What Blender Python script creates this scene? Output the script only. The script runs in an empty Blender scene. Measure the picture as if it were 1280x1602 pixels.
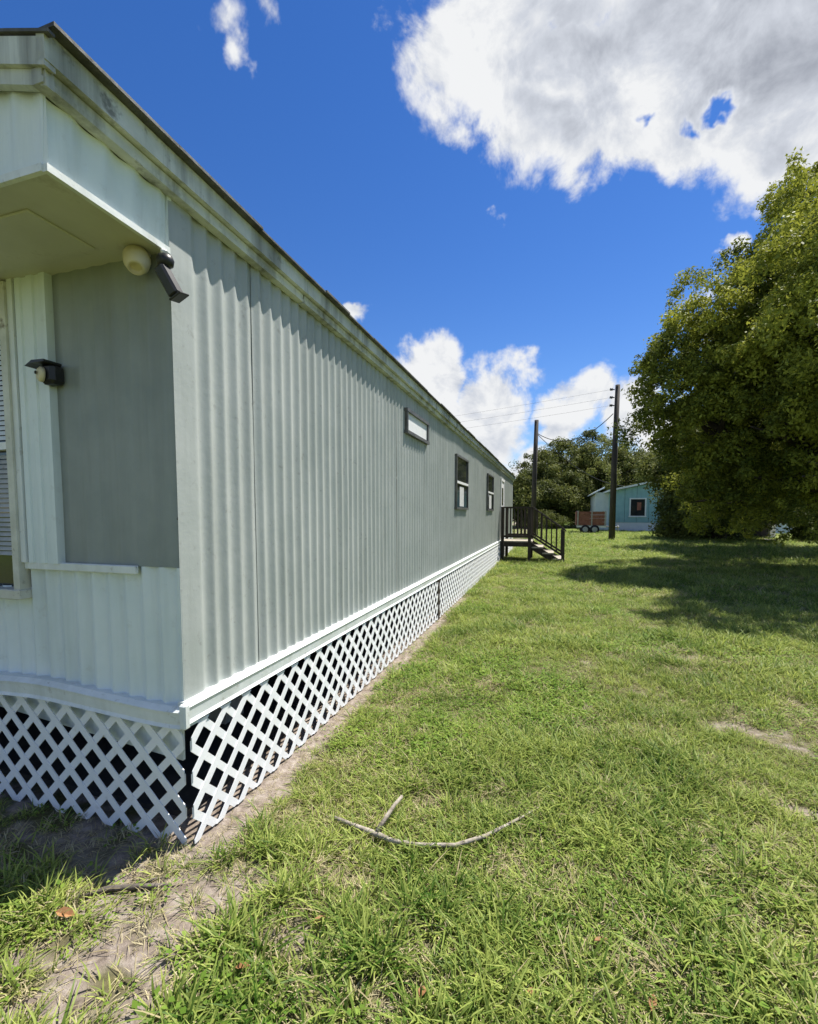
import bpy, bmesh, math, random
import numpy as np
from mathutils import Vector, Matrix

S = bpy.context.scene
COL = S.collection
R = math.radians

# ------------------------------------------------------------------ camera
CAM_H, FOC, PCX, PCY = 1.5, 720.0, 640.0, 850.0        # focal length and principal point in photo pixels (1280 wide)
YAW, PITCH = math.atan(224 / 720.0), math.atan(47 / 720.0)
FW = Vector((-math.sin(YAW) * math.cos(PITCH), math.cos(YAW) * math.cos(PITCH), -math.sin(PITCH)))
RT = Vector((math.cos(YAW), math.sin(YAW), 0))
UP = RT.cross(FW)
cam_d = bpy.data.cameras.new('camera')
cam = bpy.data.objects.new('camera', cam_d)
COL.objects.link(cam)
m = Matrix((RT, UP, -FW)).transposed().to_4x4()
m.translation = (0, 0, CAM_H)
cam.matrix_world = m
cam_d.sensor_fit = 'HORIZONTAL'
cam_d.sensor_width = 36
cam_d.lens = 36 * FOC / 1280
cam_d.shift_y = (PCY - 801) / 1280
cam_d.clip_start = 0.05
cam_d.clip_end = 2000
S.camera = cam

def ray(px, py):
    return (px - PCX) / FOC * RT - (py - PCY) / FOC * UP + FW
def G(px, py, z=0.0):                                   # photo pixel -> point on the ground
    d = ray(px, py); t = (z - CAM_H) / d.z
    return Vector((0, 0, CAM_H)) + d * t
def AT(px, py, Y):                                      # photo pixel -> point on the plane y = Y
    d = ray(px, py); t = Y / d.y
    return Vector((0, 0, CAM_H)) + d * t

# ------------------------------------------------------------------ light
SUN_AZ, SUN_EL = R(39), R(62)                           # azimuth from +Y towards +X
sund = bpy.data.lights.new('sun', 'SUN')
sund.energy = 5.0; sund.angle = R(0.53); sund.color = (1.0, 0.95, 0.87)
sun = bpy.data.objects.new('sun', sund); COL.objects.link(sun)
SUND = Vector((math.sin(SUN_AZ) * math.cos(SUN_EL), math.cos(SUN_AZ) * math.cos(SUN_EL), math.sin(SUN_EL)))
sun.rotation_euler = SUND.to_track_quat('Z', 'Y').to_euler()
sun.location = (10, 12, 30)
S.view_settings.view_transform = 'Standard'
S.view_settings.look = 'None'
S.view_settings.gamma = 1
S.view_settings.exposure = 0.83
S.view_settings.use_curve_mapping = False
S.cycles.max_bounces = 5
S.cycles.diffuse_bounces = 3
S.cycles.glossy_bounces = 2
S.cycles.transmission_bounces = 3

# ------------------------------------------------------------------ sky with clouds
W = bpy.data.worlds.new('World'); S.world = W; W.use_nodes = True
nt = W.node_tree; N = nt.nodes; L = nt.links
N.clear()
def nd(t, **k):
    n = N.new(t)
    for a, b in k.items(): setattr(n, a, b)
    return n
def mth(op, a, b=None, clamp=False):
    n = nd('ShaderNodeMath', operation=op, use_clamp=clamp)
    for i, v in enumerate((a, b)):
        if v is None: continue
        if isinstance(v, (int, float)): n.inputs[i].default_value = v
        else: L.new(v, n.inputs[i])
    return n.outputs[0]
def mapr(v, a, b, c=0.0, d=1.0, smooth=True):
    n = nd('ShaderNodeMapRange', interpolation_type='SMOOTHSTEP' if smooth else 'LINEAR')
    L.new(v, n.inputs[0])
    for i, q in enumerate((a, b, c, d)): n.inputs[1 + i].default_value = q
    return n.outputs[0]
sky = nd('ShaderNodeTexSky', sky_type='NISHITA')
sky.sun_disc = False; sky.sun_elevation = SUN_EL; sky.sun_rotation = SUN_AZ
sky.altitude = 0; sky.air_density = 1.0; sky.dust_density = 0.05; sky.ozone_density = 3.0
skyc = nd('ShaderNodeHueSaturation'); skyc.inputs['Saturation'].default_value = 1.30
skyc.inputs['Hue'].default_value = .513
skyc.inputs['Value'].default_value = 1.0
L.new(sky.outputs[0], skyc.inputs['Color'])
tc = nd('ShaderNodeTexCoord')
nrm = nd('ShaderNodeVectorMath', operation='NORMALIZE'); L.new(tc.outputs['Generated'], nrm.inputs[0])
D0 = nrm.outputs[0]
def noise(scale, detail, rough, vec, dist=0.0, col=False, off=None):
    n = nd('ShaderNodeTexNoise'); n.inputs['Scale'].default_value = scale
    n.inputs['Detail'].default_value = detail; n.inputs['Roughness'].default_value = rough
    n.inputs['Distortion'].default_value = dist
    if off:
        a = nd('ShaderNodeVectorMath', operation='ADD'); L.new(vec, a.inputs[0]); a.inputs[1].default_value = off; vec = a.outputs[0]
    L.new(vec, n.inputs['Vector'])
    return n.outputs['Color' if col else 'Fac']
# ragged outlines: the direction is warped by noise before the cloud masses are looked up
wn = noise(7.0, 5, 0.6, D0, col=True)
wsub = nd('ShaderNodeVectorMath', operation='SUBTRACT'); L.new(wn, wsub.inputs[0]); wsub.inputs[1].default_value = (.5, .5, .5)
wsc = nd('ShaderNodeVectorMath', operation='SCALE'); L.new(wsub.outputs[0], wsc.inputs[0]); wsc.inputs['Scale'].default_value = 0.16
wad = nd('ShaderNodeVectorMath', operation='ADD'); L.new(D0, wad.inputs[0]); L.new(wsc.outputs[0], wad.inputs[1])
DW = wad.outputs[0]
def blob_dir(c, u, v, a, b, w):
    w3 = c.normalized(); u = (u - w3 * u.dot(w3)).normalized(); v3 = w3.cross(u)
    mp = nd('ShaderNodeMapping', vector_type='TEXTURE')
    mp.inputs['Location'].default_value = w3
    mp.inputs['Rotation'].default_value = Matrix((u, v3, w3)).transposed().to_euler()
    mp.inputs['Scale'].default_value = (a, b, min(a, b) * 1.2)
    L.new(DW, mp.inputs['Vector'])
    g = nd('ShaderNodeTexGradient', gradient_type='SPHERICAL'); L.new(mp.outputs[0], g.inputs[0])
    return mth('MULTIPLY', g.outputs['Fac'], w)
def blob(px, py, rx, ry, w=1.0):
    c = ray(px, py).normalized()
    u = (ray(px + rx, py).normalized() - ray(px - rx, py).normalized()) / 2
    v = (ray(px, py - ry).normalized() - ray(px, py + ry).normalized()) / 2
    return blob_dir(c, u, v, u.length, v.length, w)
def chain(bl, op='MAXIMUM'):
    o = bl[0]
    for b in bl[1:]: o = mth(op, o, b)
    return o
masses = [blob(*q) for q in (
    (760, 90, 190, 190, 1.0), (900, 130, 250, 210, 1.1), (1120, 60, 330, 260, 1.2), (1260, 190, 260, 170, 1.0),
    (1010, 230, 190, 110, .8), (1350, -60, 500, 300, 1.2), (850, -60, 300, 170, 1.1),
    (330, 15, 70, 70, .50), (370, 70, 55, 60, .50), (435, 25, 50, 60, .44),
    (550, 487, 52, 32, .75), (1145, 388, 40, 26, .6), (775, 335, 34, 18, .3), (1092, 468, 46, 20, .42),
    (680, 600, 75, 105, .95), (770, 630, 85, 110, 1.0), (730, 690, 130, 90, 1.0), (650, 640, 90, 90, .9),
    (925, 620, 85, 95, .95), (890, 670, 85, 60, .85), (980, 640, 90, 85, .9), (870, 735, 200, 45, .75),
    (1080, 700, 160, 90, .9), (560, 720, 160, 70, .9))]
rnd = random.Random(5)
for k in range(16):                                     # the same fair-weather cloud goes on all round
    az = R(95 + k * 14.0 + rnd.uniform(-5, 5)); el = R(rnd.choice((9, 12, 16, 24, 40, 58)) + rnd.uniform(-2, 2))
    c = Vector((math.sin(az) * math.cos(el), math.cos(az) * math.cos(el), math.sin(el)))
    s = .12 + .16 * el
    masses.append(blob_dir(c, Vector((math.cos(az), -math.sin(az), 0)), None, s * rnd.uniform(1.2, 1.9), s * rnd.uniform(.7, 1.0), rnd.uniform(.8, 1.05)))
mass = chain(masses)
n1 = noise(8.0, 10, 0.62, D0, .3)
dens = mth('ADD', mass, mth('MULTIPLY', mth('SUBTRACT', n1, .5), 1.15))
holes = chain([blob(*q) for q in ((1118, 150, 62, 34, 1.0), (1010, 208, 40, 24, .8), (1075, 185, 40, 26, .6))])
dens = mth('SUBTRACT', dens, mth('MULTIPLY', holes, .85))
gate = mapr(mass, 0.02, 0.16)
alpha = mth('MULTIPLY', mapr(dens, .20, .50), gate)
greys = [blob(*q) for q in ((960, 40, 260, 170, .9), (1180, 90, 330, 200, .85), (1300, -80, 420, 220, 1.0), (870, 210, 130, 80, .75),
                            (740, 705, 110, 45, .6), (880, 690, 90, 36, .55), (1240, 230, 100, 70, .6))]
grey = chain(greys)
n2 = noise(9.0, 7, 0.6, D0, .5, off=(3.1, 1.7, .4))
# billows: the same noise looked up a little towards the sun gives lit and shaded sides
n1b = noise(8.0, 10, 0.62, D0, .3, off=tuple(-.035 * SUND))
lit = mth('ADD', mth('MULTIPLY', mth('SUBTRACT', n1, n1b), 1.7), .5, clamp=True)
gfac = mth('MULTIPLY', mapr(grey, 0.05, 1.15, smooth=False), mapr(dens, .30, .80))
gfac = mth('ADD', mth('MULTIPLY', gfac, mapr(n2, .3, .62, .5, 1.15)), mth('MULTIPLY', mth('SUBTRACT', .53, lit), 1.15), clamp=True)
cc = nd('ShaderNodeValToRGB')
cc.color_ramp.elements[0].position = 0.0; cc.color_ramp.elements[0].color = (.50, .507, .515, 1)
cc.color_ramp.elements[1].position = 1.0; cc.color_ramp.elements[1].color = (.185, .200, .235, 1)
e = cc.color_ramp.elements.new(.35); e.color = (.36, .38, .42, 1)
L.new(gfac, cc.inputs[0])
b_sky = nd('ShaderNodeBackground'); b_sky.inputs['Strength'].default_value = 0.08; L.new(skyc.outputs[0], b_sky.inputs['Color'])
b_cl = nd('ShaderNodeBackground'); b_cl.inputs['Strength'].default_value = 1.0; L.new(cc.outputs[0], b_cl.inputs['Color'])
mx = nd('ShaderNodeMixShader'); L.new(alpha, mx.inputs[0]); L.new(b_sky.outputs[0], mx.inputs[1]); L.new(b_cl.outputs[0], mx.inputs[2])
wo = nd('ShaderNodeOutputWorld'); L.new(mx.outputs[0], wo.inputs['Surface'])
W.cycles.sampling_method = 'MANUAL'; W.cycles.sample_map_resolution = 512

# ------------------------------------------------------------------ materials
def mat(name, c1, c2=None, scale=6.0, rough=.6, bump=0.0, bscale=40.0, c3=None, stretch=(1, 1, 1), spec=.4, metal=0.0,
        streak=None, streak_amt=.0, spot=None, spot_amt=0.0, spot_scale=14.0, attr=False, det=6, lo=.35, hi=.65):
    """two-tone noise, plus optional vertical streaks, spots of dirt and fine relief"""
    M = bpy.data.materials.new(name); M.use_nodes = True
    t = M.node_tree; n = t.nodes; l = t.links
    p = n['Principled BSDF']; p.inputs['Roughness'].default_value = rough
    p.inputs['Specular IOR Level'].default_value = spec; p.inputs['Metallic'].default_value = metal
    geo = n.new('ShaderNodeNewGeometry')
    def vec(sc):
        mp = n.new('ShaderNodeMapping'); mp.inputs['Scale'].default_value = sc; l.new(geo.outputs['Position'], mp.inputs[0]); return mp.outputs[0]
    def nz(s, d, v, r=.6):
        q = n.new('ShaderNodeTexNoise'); q.inputs['Scale'].default_value = s; q.inputs['Detail'].default_value = d
        q.inputs['Roughness'].default_value = r; l.new(v, q.inputs['Vector']); return q.outputs['Fac']
    def ramp(f, a, b, ca, cb):
        r = n.new('ShaderNodeValToRGB'); r.color_ramp.elements[0].position = a; r.color_ramp.elements[1].position = b
        r.color_ramp.elements[0].color = (*ca, 1); r.color_ramp.elements[1].color = (*cb, 1); l.new(f, r.inputs[0]); return r.outputs[0]
    def mix(f, a, b, blend='MIX'):
        q = n.new('ShaderNodeMix'); q.data_type = 'RGBA'; q.blend_type = blend
        for s, v in ((0, f), (6, a), (7, b)):
            if isinstance(v, (int, float)): q.inputs[s].default_value = v
            elif isinstance(v, tuple): q.inputs[s].default_value = (*v, 1)
            else: l.new(v, q.inputs[s])
        return q.outputs[2]
    def mul(a, k):
        q = n.new('ShaderNodeMath'); q.operation = 'MULTIPLY'; l.new(a, q.inputs[0]); q.inputs[1].default_value = k; return q.outputs[0]
    col = ramp(nz(scale, det, vec(stretch)), lo, hi, c1, c2 or c1)
    if streak:
        f = ramp(nz(7, 5, vec((1, 1, .07)), .65), .48, .75, (0, 0, 0), (1, 1, 1))
        col = mix(mul(f, streak_amt), col, streak)
    if spot:
        f = ramp(nz(spot_scale, 4, vec((1, 1, 1)), .7), .60, .72, (0, 0, 0), (1, 1, 1))
        col = mix(mul(f, spot_amt), col, spot)
    if attr:
        a = n.new('ShaderNodeAttribute'); a.attribute_name = 'tint'
        col = mix(1.0, col, a.outputs['Color'], 'MULTIPLY')
    l.new(col, p.inputs['Base Color'])
    if bump:
        b = n.new('ShaderNodeBump'); b.inputs['Strength'].default_value = bump; b.inputs['Distance'].default_value = .01
        l.new(nz(bscale, 5, vec((1, 1, 1))), b.inputs['Height']); l.new(b.outputs[0], p.inputs['Normal'])
    return M
MT = {}
MT['siding'] = mat('siding', (.335, .365, .345), (.39, .415, .395), 3.0, .45, .12, 30, streak=(.21, .23, .21), streak_amt=.5, spot=(.22, .22, .20), spot_amt=.55, spot_scale=19, spec=.35)
MT['white_siding'] = mat('white_siding', (.66, .735, .735), (.74, .80, .79), 3.0, .45, .1, 30, streak=(.46, .52, .50), streak_amt=.6, spot=(.4, .4, .35), spot_amt=.25)
MT['grey_panel'] = mat('grey_panel', (.23, .26, .245), (.28, .305, .285), 4.0, .5, .08, 30, streak=(.17, .18, .16), streak_amt=.5)
MT['trim'] = mat('trim', (.64, .68, .66), (.74, .77, .75), 5.0, .45, .15, 25, streak=(.40, .42, .36), streak_amt=.5, spot=(.25, .22, .16), spot_amt=.5, spot_scale=18)
MT['fascia'] = mat('fascia', (.46, .48, .42), (.64, .66, .60), 5.0, .55, .2, 25, streak=(.11, .11, .08), streak_amt=.95, spot=(.09, .085, .065), spot_amt=.75, spot_scale=9)
MT['soffit'] = mat('soffit', (.52, .52, .42), (.60, .60, .50), 3.0, .6, .1, 30, spot=(.30, .28, .18), spot_amt=.5, spot_scale=6)
MT['roof'] = mat('roof', (.30, .31, .31), (.42, .43, .43), 3.0, .5, .2, 20, spot=(.15, .15, .14), spot_amt=.5)
MT['roof_edge'] = mat('roof_edge', (.045, .045, .043), (.12, .12, .11), 12.0, .7, .4, 30)
MT['lattice'] = mat('lattice', (.74, .76, .77), (.80, .81, .81), 8.0, .5, .08, 60, spot=(.46, .44, .36), spot_amt=.35, spot_scale=16)
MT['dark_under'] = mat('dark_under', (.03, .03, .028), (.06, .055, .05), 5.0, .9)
MT['block'] = mat('block', (.25, .24, .22), (.34, .33, .30), 12.0, .95, .6, 40)
MT['black_plastic'] = mat('black_plastic', (.012, .012, .013), (.022, .022, .022), 10.0, .4)
MT['cream'] = mat('cream', (.55, .48, .30), (.66, .60, .42), 8.0, .5, .1)
MT['white_plastic'] = mat('white_plastic', (.72, .73, .72), (.78, .78, .77), 9.0, .4)
MT['frame_metal'] = mat('frame_metal', (.30, .31, .30), (.42, .43, .41), 9.0, .4, .1, 30, spot=(.16, .12, .08), spot_amt=.5)
MT['dark_frame'] = mat('dark_frame', (.06, .062, .06), (.12, .12, .115), 9.0, .45, .1, 30)
MT['old_frame'] = mat('old_frame', (.50, .50, .42), (.64, .64, .56), 9.0, .5, .2, 30, spot=(.15, .11, .06), spot_amt=.85, spot_scale=13)
MT['glass'] = mat('glass', (.016, .02, .022), (.026, .03, .032), 4.0, .06, spec=.6)
MT['blind'] = mat('blind', (.60, .64, .68), (.66, .70, .74), 5.0, .5)
MT['curtain'] = mat('curtain', (.42, .43, .42), (.55, .56, .55), 14.0, .8)
MT['deck_wood'] = mat('deck_wood', (.022, .017, .012), (.045, .035, .026), 14.0, .8, .4, 40, stretch=(1, 1, .3))
MT['tread_wood'] = mat('tread_wood', (.30, .27, .22), (.42, .38, .31), 14.0, .85, .4, 40)
MT['pole_wood'] = mat('pole_wood', (.03, .026, .022), (.06, .05, .042), 10.0, .85, .4, 30, stretch=(1, 1, .15))
MT['cable'] = mat('cable', (.02, .02, .02), None, 5, .6)
MT['bark'] = mat('bark', (.035, .03, .025), (.08, .068, .055), 9.0, .95, .8, 20, stretch=(1, 1, .3))
MT['stick'] = mat('stick', (.20, .17, .13), (.40, .36, .30), 22.0, .9, .5, 60)
MT['dark_stick'] = mat('dark_stick', (.07, .06, .05), (.15, .13, .11), 22.0, .9, .5, 60)
MT['blue_wall'] = mat('blue_wall', (.19, .37, .40), (.23, .42, .45), 3.0, .6, .1, 20, streak=(.15, .28, .30), streak_amt=.5)
MT['blue_white'] = mat('blue_white', (.56, .63, .66), (.64, .70, .72), 3.0, .6)
MT['red_boards'] = mat('red_boards', (.17, .06, .04), (.27, .12, .08), 4.0, .8, .3, 30)
MT['rubber'] = mat('rubber', (.015, .015, .015), (.025, .025, .025), 10.0, .8)
MT['shed_wood'] = mat('shed_wood', (.022, .02, .018), (.04, .036, .032), 6.0, .85, .3, 30)
MT['concrete'] = mat('concrete', (.42, .39, .34), (.55, .52, .46), 1.5, .9, .2, 20)
MT['dead_leaf'] = mat('dead_leaf', (.25, .12, .05), (.36, .19, .08), 60.0, .7)
MT['insulator'] = mat('insulator', (.06, .06, .065), (.10, .10, .1), 8, .3)

def leaf_mat(name, ca, cb, trans=.35, rough=.6, rnd_amt=.25, patch=0.0):
    M = bpy.data.materials.new(name); M.use_nodes = True
    t = M.node_tree; n = t.nodes; l = t.links
    p = n['Principled BSDF']; p.inputs['Roughness'].default_value = rough; p.inputs['Specular IOR Level'].default_value = .12
    a = n.new('ShaderNodeAttribute'); a.attribute_name = 'tint'
    r = n.new('ShaderNodeValToRGB'); r.color_ramp.elements[0].color = (*ca, 1); r.color_ramp.elements[1].color = (*cb, 1)
    oi = n.new('ShaderNodeObjectInfo')
    ad = n.new('ShaderNodeMath'); ad.operation = 'MULTIPLY_ADD'; l.new(oi.outputs['Random'], ad.inputs[0]); ad.inputs[1].default_value = rnd_amt
    l.new(a.outputs['Fac'], ad.inputs[2]); fac = ad.outputs[0]
    if patch:
        gg = n.new('ShaderNodeNewGeometry'); nn = n.new('ShaderNodeTexNoise'); nn.inputs['Scale'].default_value = 1.3; nn.inputs['Detail'].default_value = 5
        l.new(gg.outputs['Position'], nn.inputs['Vector'])
        sb = n.new('ShaderNodeMath'); sb.operation = 'MULTIPLY_ADD'; l.new(nn.outputs['Fac'], sb.inputs[0]); sb.inputs[1].default_value = patch; sb.inputs[2].default_value = -patch / 2
        a2 = n.new('ShaderNodeMath'); a2.operation = 'ADD'; l.new(fac, a2.inputs[0]); l.new(sb.outputs[0], a2.inputs[1]); fac = a2.outputs[0]
    l.new(fac, r.inputs[0])
    l.new(r.outputs[0], p.inputs['Base Color'])
    tr = n.new('ShaderNodeBsdfTranslucent'); hs = n.new('ShaderNodeHueSaturation'); hs.inputs['Value'].default_value = 1.25; hs.inputs['Hue'].default_value = .49
    l.new(r.outputs[0], hs.inputs['Color']); l.new(hs.outputs[0], tr.inputs['Color'])
    mxx = n.new('ShaderNodeMixShader'); mxx.inputs[0].default_value = trans
    l.new(p.outputs[0], mxx.inputs[1]); l.new(tr.outputs[0], mxx.inputs[2])
    l.new(mxx.outputs[0], n['Material Output'].inputs['Surface'])
    return M
MT['leaf_a'] = leaf_mat('leaf_a', (.016, .040, .008), (.31, .34, .05), .30)
MT['leaf_oak'] = leaf_mat('leaf_oak', (.034, .050, .012), (.16, .18, .045), .3)
MT['leaf_far'] = leaf_mat('leaf_far', (.025, .045, .012), (.075, .10, .028), .2)
MT['grass'] = leaf_mat('grass', (.055, .125, .014), (.40, .46, .12), .38, .45, patch=1.4)
MT['weed'] = leaf_mat('weed', (.080, .170, .018), (.26, .36, .06), .3, .55, patch=.8)
MT['straw'] = leaf_mat('straw', (.26, .22, .11), (.52, .46, .28), .15, .7)

# ------------------------------------------------------------------ mesh helpers
def link(o, parent=None):
    COL.objects.link(o)
    if parent: o.parent = parent
    return o
def obj(name, me, material, parent=None):
    if isinstance(me, bmesh.types.BMesh):
        b = me; me = bpy.data.meshes.new(name); b.to_mesh(me); b.free()
    if material and not me.materials: me.materials.append(MT[material])
    return link(bpy.data.objects.new(name, me), parent)
def tag(o, label=None, cat=None, group=None, kind=None):
    for k, v in (('label', label), ('category', cat), ('group', group), ('kind', kind)):
        if v: o[k] = v
    return o
def thing(name, label, cat, loc=(0, 0, 0), group=None, rz=0):
    o = bpy.data.objects.new(name, None); o.location = loc; o.rotation_euler = (0, 0, rz); o.empty_display_size = .2
    link(o); return tag(o, label, cat, group)
def box(b, x0, x1, y0, y1, z0, z1, bev=0.0):
    r = bmesh.ops.create_cube(b, size=1)
    bmesh.ops.scale(b, vec=(abs(x1 - x0), abs(y1 - y0), abs(z1 - z0)), verts=r['verts'])
    bmesh.ops.translate(b, vec=((x0 + x1) / 2, (y0 + y1) / 2, (z0 + z1) / 2), verts=r['verts'])
    if bev:
        es = list({e for v in r['verts'] for e in v.link_edges})
        bmesh.ops.bevel(b, geom=es, offset=bev, segments=1, affect='EDGES')
    return b
def bx(*a, bev=0.0): return box(bmesh.new(), *a, bev=bev)
def prism(pts, axis, a0, a1, b=None):
    """extrude a polygon given in the two other axes"""
    b = b or bmesh.new()
    def mk(p, a): return {'x': (a, p[0], p[1]), 'y': (p[0], a, p[1]), 'z': (p[0], p[1], a)}[axis]
    A = [b.verts.new(mk(p, a0)) for p in pts]; B = [b.verts.new(mk(p, a1)) for p in pts]
    b.faces.new(A); b.faces.new(B[::-1])
    for i in range(len(pts)):
        j = (i + 1) % len(pts); b.faces.new((A[j], A[i], B[i], B[j]))
    bmesh.ops.recalc_face_normals(b, faces=b.faces)
    return b
def tube(b, pts, rad, seg=8, caps=True):
    pts = [Vector(p) for p in pts]
    if not isinstance(rad, (list, tuple)): rad = [rad] * len(pts)
    rings = []
    for i, p in enumerate(pts):
        d = (pts[min(i + 1, len(pts) - 1)] - pts[max(i - 1, 0)]).normalized()
        u = d.cross(Vector((.31, .17, .93))); u = u.normalized() if u.length > 1e-4 else Vector((1, 0, 0)); v = d.cross(u)
        rings.append([b.verts.new(p + rad[i] * (math.cos(2 * math.pi * k / seg) * u + math.sin(2 * math.pi * k / seg) * v)) for k in range(seg)])
    for a, c in zip(rings, rings[1:]):
        for k in range(seg):
            f = b.faces.new((a[k], a[(k + 1) % seg], c[(k + 1) % seg], c[k])); f.smooth = True
    if caps: b.faces.new(rings[0][::-1]); b.faces.new(rings[-1])
    return b
def lathe(b, prof, org, axis, seg=20):
    axis = Vector(axis).normalized(); u = axis.cross(Vector((.3, .2, .9))).normalized(); v = axis.cross(u); org = Vector(org)
    rings = [[b.verts.new(org + axis * t + r * (math.cos(2 * math.pi * k / seg) * u + math.sin(2 * math.pi * k / seg) * v)) for k in range(seg)] for t, r in prof]
    for a, c in zip(rings, rings[1:]):
        for k in range(seg):
            f = b.faces.new((a[k], a[(k + 1) % seg], c[(k + 1) % seg], c[k])); f.smooth = True
    b.faces.new(rings[0][::-1]); b.faces.new(rings[-1])
    bmesh.ops.recalc_face_normals(b, faces=b.faces)
    return b
def np_mesh(name, verts, faces_quads, tint=None, smooth=False):
    me = bpy.data.meshes.new(name)
    nv, nf = len(verts), len(faces_quads); k = faces_quads.shape[1]
    me.vertices.add(nv); me.vertices.foreach_set('co', np.asarray(verts, np.float32).ravel())
    me.loops.add(nf * k); me.loops.foreach_set('vertex_index', np.asarray(faces_quads, np.int32).ravel())
    me.polygons.add(nf); me.polygons.foreach_set('loop_start', np.arange(0, nf * k, k, dtype=np.int32))
    me.polygons.foreach_set('loop_total', np.full(nf, k, np.int32))
    if smooth: me.polygons.foreach_set('use_smooth', np.ones(nf, bool))
    if tint is not None:
        a = me.attributes.new('tint', 'FLOAT', 'POINT'); a.data.foreach_set('value', np.asarray(tint, np.float32))
    me.update(calc_edges=True); me.validate()
    return me

# ------------------------------------------------------------------ ground
def hsh(ix, iy, s):
    v = np.sin(ix * 127.1 + iy * 311.7 + s * 74.7) * 43758.5453
    return v - np.floor(v)
def vnoise(x, y, s=0):
    x = np.asarray(x, float); y = np.asarray(y, float)
    ix, iy = np.floor(x), np.floor(y); fx, fy = x - ix, y - iy
    fx = fx * fx * (3 - 2 * fx); fy = fy * fy * (3 - 2 * fy)
    return (hsh(ix, iy, s) * (1 - fx) + hsh(ix + 1, iy, s) * fx) * (1 - fy) + (hsh(ix, iy + 1, s) * (1 - fx) + hsh(ix + 1, iy + 1, s) * fx) * fy
def fbm(x, y, o=4, s=0):
    t, a, w = 0, .5, 0
    for k in range(o):
        t = t + a * vnoise(x * 2 ** k, y * 2 ** k, s + k * 13); w += a; a *= .5
    return t / w
def smooth(e0, e1, v):
    t = np.clip((v - e0) / (e1 - e0), 0, 1); return t * t * (3 - 2 * t)
def ground_z(x, y):
    x = np.asarray(x, float); y = np.asarray(y, float)
    near = np.exp(-((x / 9) ** 2 + ((y - 5) / 12) ** 2))
    z = (fbm(x * .9, y * .9, 3, 3) - .5) * .05 + (fbm(x * 7, y * 7, 3, 9) - .5) * .022 * near
    z = z * smooth(-.02, .25, np.maximum(x + 1.54, 1.6 - y) * (x > -9)) if True else z      # level along the skirting
    return z
# bare, sandy places (ground metres): centre, radii, rotation, strength
BARE = []
def bare(px, py, ax, ay, rot=0, s=1.0): g = G(px, py); BARE.append((g.x, g.y, ax, ay, rot, s))
bare(325, 1400, .24, .12, .5, .9); bare(250, 1480, .14, .09, .9, .7); bare(40, 1585, .2, .08, .6, .65); bare(230, 1555, .10, .14, 0, .6)
bare(1262, 1275, .24, .07, -.5, .62); bare(1085, 1032, .42, .20, .2, .40); bare(780, 1255, .26, .10, .2, .36); bare(470, 1470, .12, .10, 0, .5)
bare(520, 1390, .14, .10, 0, .45); bare(1180, 1150, .3, .12, -.2, .30); bare(900, 1040, .35, .2, .1, .22); bare(1210, 905, .9, .5, .1, .4)
bare(640, 1310, .1, .06, 0, .5); bare(790, 975, .5, .25, .1, .35); bare(700, 1500, .1, .07, 0, .4); bare(590, 1560, .12, .08, 0, .45); bare(120, 1500, .22, .1, .4, .6)
def bareness(x, y):
    x = np.asarray(x, float); y = np.asarray(y, float)
    v = np.zeros_like(x)
    for cx, cy, a, b_, r, s in BARE:
        dx, dy = x - cx, y - cy; u = (dx * math.cos(r) + dy * math.sin(r)) / a; w = (-dx * math.sin(r) + dy * math.cos(r)) / b_
        v = np.maximum(v, s * np.exp(-(u * u + w * w) * .7))
    dl = x + 1.54
    strip = np.where((y > 1.55) & (y < 14) & (dl > -.3), smooth(.24, .05, dl) * smooth(9.5, 6.0, y), 0) * .95
    v = np.maximum(v, strip)
    v = np.maximum(v, smooth(.45, .0, y - 1.0) * 0)
    v = np.maximum(v, np.where((x < -1.5) & (y > .9), .42 * smooth(.95, 1.3, y), 0))     # soil in front of the trailer
    return v + (fbm(x * 9, y * 9, 4, 21) - .5) * 1.0 + (fbm(x * 1.3, y * 1.3, 3, 31) - .5) * .35

def axis(lo, hi, fine0, fine1, step, grow=1.16):
    a = list(np.arange(fine0, fine1, step)); s = step; v = a[-1]
    while v < hi: s *= grow; v += s; a.append(v)
    s = step; v = a[0]
    while v > lo: s *= grow; v -= s; a.insert(0, v)
    return np.array(a)
gx, gy = axis(-600, 600, -3.0, 3.0, .03), axis(-200, 900, .4, 6.0, .03)
XX, YY = np.meshgrid(gx, gy); X1, Y1 = XX.ravel(), YY.ravel()
Z1 = ground_z(X1, Y1)
nx, ny = len(gx), len(gy)
ii = (np.arange(ny - 1)[:, None] * nx + np.arange(nx - 1)[None, :]).ravel()
gm = np_mesh('ground', np.stack([X1, Y1, Z1], 1), np.stack([ii, ii + 1, ii + 1 + nx, ii + nx], 1), smooth=True)
at = gm.attributes.new('bare', 'FLOAT', 'POINT'); at.data.foreach_set('value', bareness(X1, Y1).astype(np.float32))
M = bpy.data.materials.new('ground_soil_and_turf'); M.use_nodes = True
t = M.node_tree; n_ = t.nodes; l_ = t.links; p_ = n_['Principled BSDF']; p_.inputs['Roughness'].default_value = .95; p_.inputs['Specular IOR Level'].default_value = .15
gp = n_.new('ShaderNodeNewGeometry')
def gnz(s, d, r=.6):
    q = n_.new('ShaderNodeTexNoise'); q.inputs['Scale'].default_value = s; q.inputs['Detail'].default_value = d; q.inputs['Roughness'].default_value = r
    l_.new(gp.outputs['Position'], q.inputs['Vector']); return q.outputs['Fac']
def grp(f, *st):
    r = n_.new('ShaderNodeValToRGB'); cr = r.color_ramp
    while len(cr.elements) < len(st): cr.elements.new(.5)
    for e_, (po, c) in zip(cr.elements, st): e_.position = po; e_.color = (*c, 1)
    l_.new(f, r.inputs[0]); return r.outputs[0]
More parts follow.
